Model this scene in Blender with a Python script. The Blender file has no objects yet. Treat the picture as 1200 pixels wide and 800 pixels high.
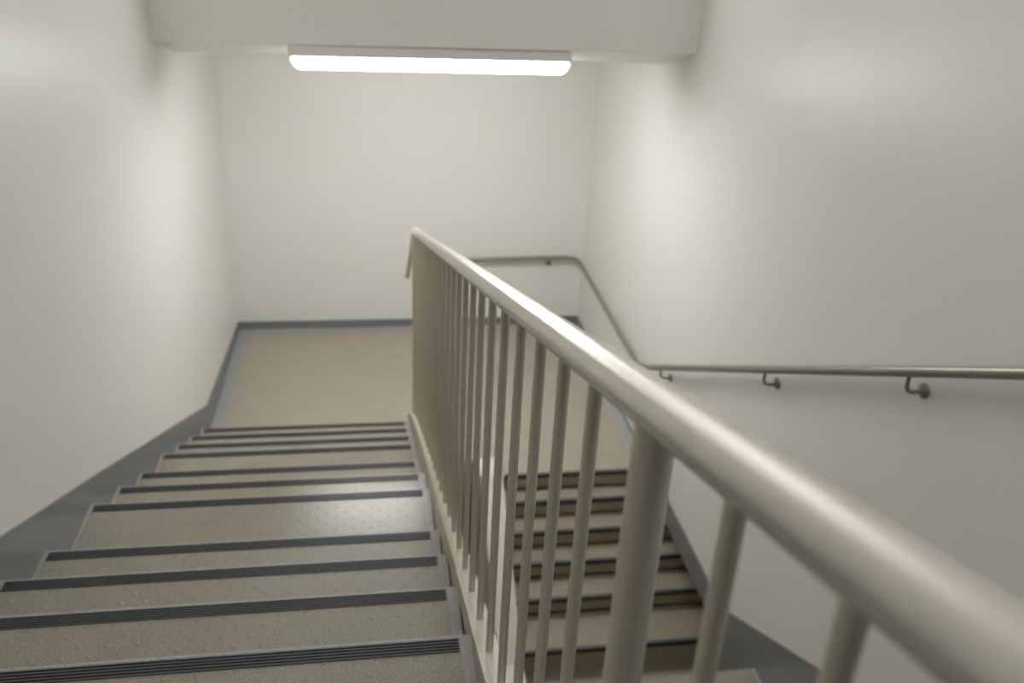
import bpy, bmesh, math
from mathutils import Vector, Matrix

C = bpy.context.scene.collection
W = 2.95                                   # stairwell width, left wall x = 0, back wall y = 0, landing z = 0

# ------------------------------------------------------------------ helpers
def link(name, bm, mat, parent=None, smooth=False):
    bmesh.ops.recalc_face_normals(bm, faces=bm.faces)
    me = bpy.data.meshes.new(name)
    bm.to_mesh(me); bm.free()
    if smooth:
        for p in me.polygons: p.use_smooth = True
    for m in (mat if isinstance(mat, (list, tuple)) else [mat]): me.materials.append(m)
    o = bpy.data.objects.new(name, me); C.objects.link(o)
    if parent: o.parent = parent
    return o

def struct(name, bm, mat, label=None):
    o = link(name, bm, mat); o['kind'] = 'structure'
    if label: o['label'] = label
    return o

def thing(name, label, cat, loc=(0, 0, 0), group=None):
    o = bpy.data.objects.new(name, None); C.objects.link(o)
    o.location = loc; o.empty_display_size = .1
    o['label'] = label; o['category'] = cat
    if group: o['group'] = group
    return o

def box(bm, x0, x1, y0, y1, z0, z1):
    v = [bm.verts.new((x, y, z)) for x in (x0, x1) for y in (y0, y1) for z in (z0, z1)]
    for f in ((0, 1, 3, 2), (4, 6, 7, 5), (0, 4, 5, 1), (2, 3, 7, 6), (0, 2, 6, 4), (1, 5, 7, 3)):
        bm.faces.new([v[i] for i in f])
    return v

def prism_x(bm, prof, x0, x1, dy0=0, dy1=0):
    """extrude a closed (y, z) outline from x0 to x1"""
    a = [bm.verts.new((x0, y + dy0, z)) for y, z in prof]
    b = [bm.verts.new((x1, y + dy1, z)) for y, z in prof]
    n = len(prof)
    for i in range(n):
        j = (i + 1) % n
        bm.faces.new((a[i], a[j], b[j], b[i]))
    bm.faces.new(a); bm.faces.new(b[::-1])

def fillet(pts, r, n=8):
    pts = [Vector(p) for p in pts]
    out = [pts[0]]
    for i in range(1, len(pts) - 1):
        p, a, b = pts[i], pts[i - 1], pts[i + 1]
        u, v = (a - p).normalized(), (b - p).normalized()
        ang = u.angle(v)
        if ang > math.pi - .01: out.append(p); continue
        rr = r[i] if isinstance(r, (list, tuple)) else r
        d = min(rr / math.tan(ang / 2), (a - p).length * .49, (b - p).length * .49)
        s, e = p + u * d, p + v * d
        for k in range(n + 1):
            t = k / n
            out.append((1 - t) ** 2 * s + 2 * t * (1 - t) * p + t * t * e)
    out.append(pts[-1])
    return out

def tube(bm, pts, r, seg=24, caps=True, dome=0):
    pts = [Vector(p) for p in pts]
    n = len(pts)
    tan = [(pts[min(i + 1, n - 1)] - pts[max(i - 1, 0)]).normalized() for i in range(n)]
    up = Vector((0, 0, 1)) if abs(tan[0].z) < .9 else Vector((1, 0, 0))
    nrm = (up - tan[0] * up.dot(tan[0])).normalized()
    rings = []
    for i in range(n):
        nrm = (nrm - tan[i] * nrm.dot(tan[i])).normalized()
        bi = tan[i].cross(nrm)
        rr = r[i] if isinstance(r, (list, tuple)) else r
        rings.append([bm.verts.new(pts[i] + (nrm * math.cos(2 * math.pi * k / seg) + bi * math.sin(2 * math.pi * k / seg)) * rr) for k in range(seg)])
    for a, b in zip(rings, rings[1:]):
        for k in range(seg):
            bm.faces.new((a[k], a[(k + 1) % seg], b[(k + 1) % seg], b[k]))
    if caps:
        bm.faces.new(rings[0][::-1]); bm.faces.new(rings[-1])

def smooth_by_angle(o, ang=40):
    me = o.data
    for p in me.polygons: p.use_smooth = True
    bm = bmesh.new(); bm.from_mesh(me)
    for e in bm.edges:
        if len(e.link_faces) == 2 and e.calc_face_angle(0) > math.radians(ang): e.smooth = False
    bm.to_mesh(me); bm.free()

def interp(x, xs, ys):
    """piecewise linear, xs increasing, extrapolating at both ends"""
    k = 0
    while k < len(xs) - 2 and x > xs[k + 1]: k += 1
    t = (x - xs[k]) / (xs[k + 1] - xs[k])
    return ys[k] + t * (ys[k + 1] - ys[k])

# ------------------------------------------------------------------ materials
class NT:
    def __init__(s, name):
        s.m = bpy.data.materials.new(name); s.m.use_nodes = True
        s.t = s.m.node_tree; s.b = s.t.nodes['Principled BSDF']
    def n(s, typ, **kw):
        nd = s.t.nodes.new(typ)
        for k, v in kw.items():
            if k in nd.inputs: nd.inputs[k].default_value = v
            else: setattr(nd, k, v)
        return nd
    def l(s, a, b): s.t.links.new(a, b)
    def math(s, op, a, b=None, clamp=False):
        nd = s.t.nodes.new('ShaderNodeMath'); nd.operation = op; nd.use_clamp = clamp
        for i, x in enumerate((a, b)):
            if x is None: continue
            if isinstance(x, (int, float)): nd.inputs[i].default_value = x
            else: s.l(x, nd.inputs[i])
        return nd.outputs[0]
    def mix(s, fac, a, b):
        nd = s.t.nodes.new('ShaderNodeMix'); nd.data_type = 'RGBA'
        for sock, x in ((nd.inputs[0], fac), (nd.inputs[6], a), (nd.inputs[7], b)):
            if isinstance(x, (int, float)): sock.default_value = x
            elif isinstance(x, tuple): sock.default_value = (*x, 1)
            else: s.l(x, sock)
        return nd.outputs[2]

def simple(name, col, rough, metal=0, spec=.5, noise=0, nscale=60, bump=0, bscale=300, coat=0):
    m = NT(name); b = m.b
    b.inputs['Base Color'].default_value = (*col, 1); b.inputs['Roughness'].default_value = rough
    b.inputs['Metallic'].default_value = metal; b.inputs['Specular IOR Level'].default_value = spec
    b.inputs['Coat Weight'].default_value = coat
    tc = m.n('ShaderNodeTexCoord')
    if noise:
        nz = m.n('ShaderNodeTexNoise', Scale=nscale, Detail=4.0); m.l(tc.outputs['Object'], nz.inputs['Vector'])
        lo = tuple(c * (1 - noise) for c in col); hi = tuple(min(1, c * (1 + noise)) for c in col)
        m.l(m.mix(nz.outputs[0], lo, hi), b.inputs['Base Color'])
    if bump:
        nz = m.n('ShaderNodeTexNoise', Scale=bscale, Detail=3.0); m.l(tc.outputs['Object'], nz.inputs['Vector'])
        bp = m.n('ShaderNodeBump', Strength=bump, Distance=.002); m.l(nz.outputs[0], bp.inputs['Height']); m.l(bp.outputs[0], b.inputs['Normal'])
    return m.m

BEIGE = (.292, .258, .209)
BORDER = (.33, .325, .312)

def vinyl(name, mode, x0=0, x1=1, base=BEIGE, border=BORDER, studs=True, rough=.25):
    """speckled sheet vinyl; grey border by object-space distance to the edges"""
    m = NT(name); b = m.b
    tc = m.n('ShaderNodeTexCoord'); sp = m.n('ShaderNodeSeparateXYZ'); m.l(tc.outputs['Object'], sp.inputs[0])
    X, Y = sp.outputs[0], sp.outputs[1]
    n1 = m.n('ShaderNodeTexNoise', Scale=330.0, Detail=2.0); m.l(tc.outputs['Object'], n1.inputs['Vector'])
    n2 = m.n('ShaderNodeTexNoise', Scale=7.0, Detail=3.0); m.l(tc.outputs['Object'], n2.inputs['Vector'])
    r1 = m.n('ShaderNodeValToRGB'); r1.color_ramp.elements[0].position = .36; r1.color_ramp.elements[1].position = .66
    r1.color_ramp.elements[0].color = (.45, .45, .45, 1); r1.color_ramp.elements[1].color = (1.55, 1.55, 1.55, 1)
    m.l(n1.outputs[0], r1.inputs[0])
    mask = m.math('MAXIMUM', m.math('LESS_THAN', X, x0), m.math('GREATER_THAN', X, x1))
    if mode == 'tread':
        mask = m.math('MAXIMUM', mask, m.math('GREATER_THAN', Y, -.0145))
    elif mode == 'landing':
        mask = m.math('MAXIMUM', mask, m.math('GREATER_THAN', Y, -.10))
    col = m.mix(mask, base, border)
    mul = m.n('ShaderNodeMix', data_type='RGBA', blend_type='MULTIPLY'); mul.inputs[0].default_value = .75
    m.l(col, mul.inputs[6]); m.l(r1.outputs[0], mul.inputs[7])
    lo = m.n('ShaderNodeMapRange'); lo.inputs[3].default_value = .9; lo.inputs[4].default_value = 1.1; m.l(n2.outputs[0], lo.inputs[0])
    mul2 = m.n('ShaderNodeMix', data_type='RGBA', blend_type='MULTIPLY'); mul2.inputs[0].default_value = 1
    m.l(mul.outputs[2], mul2.inputs[6]); m.l(lo.outputs[0], mul2.inputs[7])
    m.l(mul2.outputs[2], b.inputs['Base Color'])
    b.inputs['Roughness'].default_value = rough; b.inputs['Specular IOR Level'].default_value = .55
    # raised round studs + fine grain
    h = m.math('MULTIPLY', n1.outputs[0], .25)
    if studs:
        U, V = m.math('ADD', X, Y), m.math('SUBTRACT', X, Y)
        fx = m.math('SUBTRACT', m.math('FRACT', m.math('MULTIPLY', U, 1 / .070)), .5)
        fy = m.math('SUBTRACT', m.math('FRACT', m.math('MULTIPLY', V, 1 / .070)), .5)
        d = m.math('SQRT', m.math('ADD', m.math('MULTIPLY', fx, fx), m.math('MULTIPLY', fy, fy)))
        mr = m.n('ShaderNodeMapRange'); mr.interpolation_type = 'SMOOTHSTEP'
        mr.inputs[1].default_value = .11; mr.inputs[2].default_value = .16; mr.inputs[3].default_value = 1; mr.inputs[4].default_value = 0
        m.l(d, mr.inputs[0])
        inside = m.math('SUBTRACT', 1, mask)
        h = m.math('ADD', h, m.math('MULTIPLY', m.math('MULTIPLY', mr.outputs[0], inside), 1.0))
    bp = m.n('ShaderNodeBump', Strength=.7, Distance=.0018); m.l(h, bp.inputs['Height']); m.l(bp.outputs[0], b.inputs['Normal'])
    return m.m

M_wall = simple('cream_wall_paint', (.775, .764, .730), .38, spec=.30, noise=.015, nscale=25, bump=.10, bscale=160)
M_beam = simple('cream_beam_paint', (.93, .91, .86), .6, noise=.015, nscale=20, bump=.06, bscale=160)
M_skirt = simple('grey_skirting_vinyl', (.19, .192, .194), .36, noise=.05, nscale=40)
M_metal = simple('champagne_metallic_paint', (.56, .505, .41), .36, metal=.4, spec=.6, noise=.06, nscale=260, bump=.10, bscale=420)
M_rail = simple('satin_champagne_rail', (.53, .488, .43), .23, metal=.55, spec=.6, noise=.05, nscale=260, bump=.08, bscale=420)
M_bracket = simple('dull_bracket_metal', (.30, .28, .24), .35, metal=.6)
M_wrail = simple('wall_rail_metal', (.31, .285, .24), .32, metal=.6, noise=.04, nscale=200)
M_dark = simple('painted_dimness_grey', (.16, .165, .17), .6)  # dimness behind the camera put into the wall colour, darkens reflections in the bars
M_curb = simple('cream_curb_paint', (.66, .62, .53), .45, noise=.03)
m_ = NT('charcoal_ribbed_rubber'); tc_ = m_.n('ShaderNodeTexCoord'); sp_ = m_.n('ShaderNodeSeparateXYZ'); m_.l(tc_.outputs['Object'], sp_.inputs[0])
m_.l(m_.mix(m_.math('GREATER_THAN', sp_.outputs[2], .0024), (.016, .016, .018), (.092, .092, .102)), m_.b.inputs['Base Color'])  # groove shade and rib-top sheen painted into the colour by height
m_.b.inputs['Roughness'].default_value = .38
M_strip = m_.m
M_riser = simple('brown_riser_vinyl', (.40, .34, .24), .5, noise=.06, nscale=200)
M_tread = vinyl('speckled_tread_vinyl', 'tread', .025, 1.331)
M_tread_low = vinyl('lower_tread_vinyl', 'plain', -9, 9, base=(.315, .275, .218), studs=False)
M_tread_edge = vinyl('landing_edge_vinyl', 'plain', -9, 9, base=(.365, .325, .265), studs=False, rough=.42)
M_tread_side = vinyl('side_tread_vinyl', 'plain', -9, 2.915, base=(.29, .252, .20), studs=False)
M_land = vinyl('speckled_landing_vinyl', 'landing', .09, W - .095, base=(.365, .325, .265), border=(.33, .335, .34), studs=False, rough=.42)
M_floor = vinyl('lower_floor_vinyl', 'plain', -9, 9, studs=False)
M_white = simple('white_fixture_enamel', (.86, .87, .88), .35)
mm = NT('glowing_diffuser'); mm.b.inputs['Base Color'].default_value = (.9, .9, .9, 1)
mm.b.inputs['Emission Color'].default_value = (.985, 1, .985, 1); mm.b.inputs['Emission Strength'].default_value = 36.0
M_glow = mm.m
mm = NT('translucent_end_cap'); mm.b.inputs['Base Color'].default_value = (.8, .8, .8, 1)
mm.b.inputs['Emission Color'].default_value = (1, .98, .95, 1); mm.b.inputs['Emission Strength'].default_value = .7
M_cap = mm.m

# ------------------------------------------------------------------ room shell
YF, ZT, ZB = -9.6, 5.4, -1.6
bm = bmesh.new(); box(bm, -.15, 0, YF, .15, ZB, ZT); struct('wall_left', bm, M_wall)
bm = bmesh.new(); box(bm, 0, W, 0, .15, ZB, ZT); struct('wall_back', bm, M_wall)
bm = bmesh.new(); box(bm, W, 3.45, YF, .15, -.135, ZT); struct('wall_right', bm, M_wall)
bm = bmesh.new(); box(bm, 3.30, 3.45, YF, .15, ZB, -.135); struct('wall_right_lower', bm, M_wall)
bm = bmesh.new(); box(bm, -.15, 3.45, YF - .15, YF, ZB, ZT); struct('wall_front', bm, M_dark)
bm = bmesh.new(); box(bm, -.15, 3.45, YF - .15, .15, ZT, ZT + .15); struct('ceiling', bm, M_wall)
# edge beam and soffit over the half landing
bm = bmesh.new()
ZP = 3.02
L = [(-1.873, 2.587), (-1.334, 2.453), (0, 2.453), (0, ZP), (-1.873, ZP)]
Rr = [(-2.162, 2.639), (-1.633, 2.507), (0, 2.507), (0, ZP), (-2.162, ZP)]
a = [bm.verts.new((0, y, z)) for y, z in L]; b = [bm.verts.new((W, y, z)) for y, z in Rr]
for i in range(5): bm.faces.new((a[i], a[(i + 1) % 5], b[(i + 1) % 5], b[i]))
bm.faces.new(a); bm.faces.new(b[::-1])
struct('trim_1', bm, M_beam, 'cream beam crossing the stairwell above the light')
# half landing
bm = bmesh.new()
box(bm, 0, 1.365, -1.90, 0, -.2, 0); box(bm, 1.365, W, -2.15, 0, -.2, 0); box(bm, W, 3.3, -2.35, 0, -.2, -.135)
struct('floor', bm, M_land)
bm = bmesh.new(); box(bm, 0, 3.3, YF, 0, ZB - .1, ZB); box(bm, 1.426, 1.80, -4.4, -2.15, -.9, -.72); box(bm, 1.94, 3.3, -4.4, -3.0, -.9, -.72)
struct('floor.001', bm, M_floor)

# skirtings
def skirt_x(name, x0, x1, top, bottom):
    bm = bmesh.new()
    prism_x(bm, top + bottom, x0, x1); return struct(name, bm, M_skirt)
skirt_x('baseboard_left', 0, .012, [(0, .067), (-1.60, .180), (-3.743, 1.108), (-4.706, 1.515), (-7.2, 2.57)],
        [(-7.2, 1.9), (-1.60, -.45), (-1.60, -.1), (0, -.1)])
skirt_x('baseboard_right', W - .014, W, [(0, .064), (-1.537, .012), (-2.76, .020), (-3.68, .022), (-4.62, .545), (-7.2, 1.98)],
        [(-7.2, 1.2), (-4.7, -.12), (-4.4, -.4), (-3.78, -.4), (-3.5, -.135), (0, -.135)])
bm = bmesh.new(); box(bm, 0.012, W - .014, -.014, 0, -.1, .0665); struct('baseboard_back', bm, M_skirt)

# ------------------------------------------------------------------ left flight
RISE = .15745
ST = [-5.507, -5.158, -4.824, -4.495, -4.014, -3.671, -3.331, -2.926, -2.588, -2.244, -1.901]   # strip centres, top to bottom
NOSE = [y + .035 for y in ST]
flight = thing('stair_flight', 'wide beige speckled flight of steps going down along the left wall to the landing', 'stairs', (0, -1.87, 0))

def tread_mesh(going, x0, x1, bullnose=.006, th=.045):
    bm = bmesh.new()
    prism_x(bm, [(-going - .03, 0), (-bullnose, 0), (-.0018, -.0018), (0, -bullnose), (0, -th + .008), (-.008, -th), (-going - .03, -th)], x0, x1)
    return bm
def strip_mesh(x0, x1, y0, y1, ribs=5, h=.0035):
    """ribbed grip strip lying on the tread from y0 to y1"""
    bm = bmesh.new(); w = (y1 - y0) / (ribs * 2 - 1)
    prof = [(y0, -.001)]
    y = y0
    for i in range(ribs):
        prof += [(y + .0004, h), (y + w - .0004, h)]
        if i < ribs - 1: prof += [(y + w, h * .25), (y + 2 * w, h * .25)]
        y += 2 * w
    prof += [(y1, -.001)]
    prism_x(bm, prof, x0, x1); return bm
def place(o, world, parent):
    o.parent = parent; o.matrix_parent_inverse = Matrix.Identity(4); o.location = Vector(world) - (parent.matrix_basis.translation if parent else Vector((0, 0, 0)))

gaps = [.35] + [NOSE[i] - NOSE[i - 1] for i in range(1, 11)]
steps = [(NOSE[0] - .70, 13, .35), (NOSE[0] - .35, 12, .35)] + [(NOSE[i], 11 - i, gaps[i]) for i in range(11)]
for y, k, g in steps:
    t = link('tread', tread_mesh(g, .013, 1.360), M_tread); place(t, (0, y, k * RISE), flight)
    if k <= 11:
        s = link('grip_strip', strip_mesh(.030, 1.327, -.057, -.0155), M_strip, t)
        s['label'] = 'charcoal ribbed grip strip'
    bm = bmesh.new(); box(bm, .013, 1.360, -.04, -.018, -RISE, -.045)
    r = link('riser', bm, M_riser); place(r, (0, y, k * RISE), flight)
# side curb carrying the balusters
CY = [-7.4, -6.5, -5.711, -5.036, -3.696, -2.266, -1.70]
CZ = [2.46, 2.115, 1.826, 1.577, 1.045, .434, .120]
bm = bmesh.new()
prism_x(bm, list(zip(CY, CZ)) + [(-1.66, .10), (-1.66, -.25), (-1.9, -1.5), (-7.4, -1.5)], 1.365, 1.414)
cb = link('side_curb', bm, [M_curb, M_metal]); place(cb, (0, 0, 0), flight); cb['label'] = 'pale cream curb along the open side of the steps'
cb.location = -flight.location
for p in cb.data.polygons: p.material_index = 1 if abs(p.normal.x) > .7 else 0

bm = bmesh.new()
prism_x(bm, [(y, z + .010) for y, z in zip(CY, CZ)] + [(y, z - .06) for y, z in zip(CY[::-1], CZ[::-1])], 1.3605, 1.3735)
ep = link('edge_plate', bm, M_metal); place(ep, (0, 0, 0), flight); ep.location = -flight.location; ep['label'] = 'thin tan metal edging of the curb'

# ------------------------------------------------------------------ lower flight on the right (steps down towards the camera)
low = thing('stair_flight', 'short run of beige steps dropping from the landing, seen behind the balusters', 'stairs', (1.94, -2.35, 0))
LN = [(-2.35, .2), (-2.492, .142), (-2.660, .168), (-2.822, .162), (-3.022, .200), (-3.325, .303)]
LR = .113
XL, XRr = 1.94, 3.295
for k, (y, g) in enumerate(LN):
    x1 = W - .015 if k < 2 else XRr
    bm = bmesh.new()
    prism_x(bm, [(g + .005, 0), (.010, 0), (.003, -.002), (0, -.009), (0, -.022), (.006, -.030), (g + .005, -.030)], XL, x1)
    t = link('tread', bm, M_tread_low if k else M_tread_edge); place(t, (0, y, -k * LR), low)
    bm = bmesh.new()
    prism_x(bm, [(-.002, -.018), (-.002, -.006), (.002, .001), (.008, .003), (.028, .003), (.028, -.001), (.008, -.001), (.004, -.018)], XL + .02, x1 - (.03 if k < 2 else .2))
    s = link('grip_strip', bm, M_strip, t); s['label'] = 'dark rubber nosing strip'
    bm = bmesh.new(); box(bm, XL, x1, .022, .04, -LR - (.05 if k == 5 else 0), -.03)
    r = link('riser', bm, M_riser); place(r, (0, y, -k * LR), low); r['label'] = 'shadowed brown riser'
bm = bmesh.new(); prism_x(bm, [(-2.15, .02), (-2.36, .03), (-3.40, -.56), (-4.4, -.66), (-4.4, -1.6), (-2.15, -1.6)], 1.80, 1.94)
struct('trim_2', bm, M_curb, 'cream curb between the two flights')

# flight rising towards the camera along the right wall
up = thing('stair_flight', 'steps rising toward the viewer along the right wall, bottom edge of the photo', 'stairs', (1.94, -4.12, 0))
for k in range(3):
    bm = bmesh.new(); prism_x(bm, [(-.37, 0), (-.006, 0), (0, -.006), (0, -.045), (-.37, -.045)], 1.94, W - .016)
    t = link('tread', bm, M_tread_side); place(t, (0, -4.118 - .34 * k, .05 + .185 * k), up)
    bm = bmesh.new(); box(bm, 1.94, W - .016, -.04, -.018, -.185 if k else -.76, -.045)
    r = link('riser', bm, M_riser); place(r, (0, -4.118 - .34 * k, .05 + .185 * k), up)

# ------------------------------------------------------------------ railing
RX = 1.39
def rail_z(y): return 1.5955 + (-2.108 - y) * .3065
railing = thing('stair_railing', 'champagne metal balustrade with round handrail and upright bars between the flights', 'railing', (RX, -2.1, 0))
def put(o): o.location = -railing.location; o.parent = railing; return o
RR = .0235
bm = bmesh.new()
path = fillet([(RX, -7.5, rail_z(-7.5)), (RX, -4.5, rail_z(-4.5)), (RX, -2.085, rail_z(-2.085)), (RX - .045, -2.105, 1.30)], [0, 0, .045, 0], 10)
tube(bm, path, [RR] * (len(path) - 10) + [RR - (RR - .015) * i / 9 for i in range(10)], 40)
h = put(link('handrail', bm, M_rail)); smooth_by_angle(h)
BAL = [-5.064 + .1716 * k for k in range(1, 17)] + [-5.064, -5.230, -5.404, -5.577, -5.749, -5.919, -6.078, -6.233, -6.609, -6.757, -6.93, -7.10]
def upright(y, r):
    bm = bmesh.new(); zb = interp(y, CY, CZ); zt = rail_z(y)
    tube(bm, [(0, 0, zb - .01), (0, 0, zt - RR * .6)], r, 28)
    return bm
for y in BAL:
    o = link('baluster', upright(y, .0088), M_metal); smooth_by_angle(o)
    o.parent = railing; o.location = Vector((RX, y, 0)) - railing.location
for y in (-6.436, -2.15):
    o = link('post', upright(y, .0197 if y < -3 else .017), M_metal); smooth_by_angle(o); o['label'] = 'thicker round post'
    o.parent = railing; o.location = Vector((RX, y, 0)) - railing.location

# ------------------------------------------------------------------ wall handrail
HX = W - .07
wr = thing('wall_handrail', 'slim round metal handrail fixed along the back and right walls on hook brackets', 'handrail', (W, -2.0, .62))
def putw(o): o.location = -wr.location; o.parent = wr; return o
hp = [(1.86, -.004, .638), (1.86, -.07, .638), (HX, -.07, .650), (HX, -1.99, .612), (HX, -2.175, .684), (HX, -3.445, 1.34), (HX, -4.313, 1.79), (HX, -5.191, 2.246), (HX, -6.6, 2.975)]
bm = bmesh.new(); tube(bm, fillet(hp, [0, .05, .13, .10, .02, .3, .3, .3, 0], 10), .019, 28)
o = putw(link('rail', bm, M_wrail)); smooth_by_angle(o)
def on_rail(y): return interp(-y, [1.99, 2.175, 3.445, 4.313, 5.191, 6.6], [.612, .684, 1.34, 1.79, 2.246, 2.975])
def bracket(p, n):
    """hook bracket: p on the rail axis, n horizontal unit vector towards the wall"""
    p = Vector(p); n = Vector(n); wall = p + n * .07
    bm = bmesh.new()
    tube(bm, fillet([p - Vector((0, 0, .012)), p - Vector((0, 0, .078)), wall - Vector((0, 0, .078)) - n * .004], .045, 10), .0074, 14)
    a = putw(link('bracket', bm, M_bracket)); smooth_by_angle(a); a['label'] = 'hook shaped bracket'
    bm = bmesh.new(); c = wall - Vector((0, 0, .074))
    tube(bm, [c - n * .016, c - n * .012, c - n * .008, c], [.010, .017, .026, .028], 28)
    r = link('wall_rosette', bm, M_bracket, a); smooth_by_angle(r)
for y in (-2.455, -3.765, -4.735): bracket((HX, y, on_rail(y)), (1, 0, 0))
bracket((2.65, -.07, .648), (0, 1, 0))

# ------------------------------------------------------------------ ceiling light on the beam
lamp = thing('ceiling_light', 'long white tube light glowing under the beam above the landing', 'light', (1.495, -2.02 + .09, 2.606))
lamp.rotation_euler = (0, -.013, -.06)
LN2 = 1.545 / 2
def rprism(bm, prof, half, taper):
    """bar along x whose outline shrinks into rounded ends; prof (y, z) outline, z downwards"""
    ends = []
    for sgn in (-1, 1):
        for i in range(len(prof)): pass
    a = [bm.verts.new((-half + taper(z), y, z)) for y, z in prof]
    b = [bm.verts.new((half - taper(z), y, z)) for y, z in prof]
    n = len(prof)
    for i in range(n): bm.faces.new((a[i], a[(i + 1) % n], b[(i + 1) % n], b[i]))
    bm.faces.new(a); bm.faces.new(b[::-1])
bm = bmesh.new(); rprism(bm, [(-.105, 0), (-.105, -.052), (-.10, -.057), (.10, -.057), (.105, -.052), (.105, 0)], LN2, lambda z: .0)
link('housing', bm, M_white, lamp)
GL = [(-.098, -.055), (-.100, -.075), (-.097, -.100), (-.086, -.116), (-.06, -.124), (.06, -.124), (.086, -.116), (.097, -.100), (.100, -.075), (.098, -.055)]
tp = lambda z: max(0, (-z - .075)) * .6 + max(0, -z - .112) * .8
bm = bmesh.new(); rprism(bm, GL, LN2 - .016, tp)
o = link('diffuser', bm, M_glow, lamp); smooth_by_angle(o, 50); o['label'] = 'glowing white diffuser'
for sg in (-1, 1):
    bm = bmesh.new()
    a = [bm.verts.new((sg * (LN2 - .016 - tp(z)), y * 1.004, z)) for y, z in GL]
    b = [bm.verts.new((sg * (LN2 - .004 - tp(z) * 1.1), y * .985, z + (.002 if z < -.1 else 0))) for y, z in GL]
    for i in range(10): bm.faces.new((a[i], a[(i + 1) % 10], b[(i + 1) % 10], b[i]))
    bm.faces.new(a); bm.faces.new(b[::-1])
    link('end_cap', bm, M_cap, lamp)

# ------------------------------------------------------------------ light from the storey above (lamp on the upper ceiling)
def area(name, loc, rot, sx, sy, power, col):
    l = bpy.data.lights.new(name, 'AREA'); l.shape = 'RECTANGLE'; l.size = sx; l.size_y = sy; l.energy = power; l.color = col
    o = bpy.data.objects.new(name, l); C.objects.link(o); o.location = loc; o.rotation_euler = rot; return o
area('upper_landing_lamp', (1.475, -1.15, 4.75), (math.radians(62), 0, 0), 2.2, .5, 54, (.93, .96, 1.0))
area('upper_ceiling_lamp', (1.475, -6.9, ZT - .06), (math.radians(12), 0, 0), 1.5, .3, 37, (.93, .96, 1.0))
w = bpy.data.worlds.new('World'); bpy.context.scene.world = w; w.use_nodes = True
w.node_tree.nodes['Background'].inputs[0].default_value = (.9, .92, 1, 1); w.node_tree.nodes['Background'].inputs[1].default_value = .05

# ------------------------------------------------------------------ camera
cam = bpy.data.cameras.new('Camera'); co = bpy.data.objects.new('Camera', cam); C.objects.link(co)
yaw, pitch, roll = .170279707, .451855122, .05203751
cy, sy, cp, sp, cr, sr = math.cos(yaw), math.sin(yaw), math.cos(pitch), math.sin(pitch), math.cos(roll), math.sin(roll)
f = Vector((sy * cp, cy * cp, -sp)); r0 = Vector((cy, -sy, 0)); u0 = r0.cross(f)
r = cr * r0 + sr * u0; u = -sr * r0 + cr * u0
co.matrix_world = Matrix(((r.x, u.x, -f.x, 1.14681723), (r.y, u.y, -f.y, -7.07796489), (r.z, u.z, -f.z, 3.30609079), (0, 0, 0, 1)))
cam.sensor_width = 36; cam.lens = 1038.903 * 36 / 1200; cam.clip_start = .02
cam.dof.use_dof = True; cam.dof.focus_distance = 1.45; cam.dof.aperture_fstop = 4.0
sc = bpy.context.scene; sc.camera = co
sc.view_settings.view_transform = 'Standard'; sc.view_settings.look = 'None'; sc.view_settings.exposure = 0
sc.cycles.use_denoising = True; sc.cycles.max_bounces = 12; sc.cycles.diffuse_bounces = 8
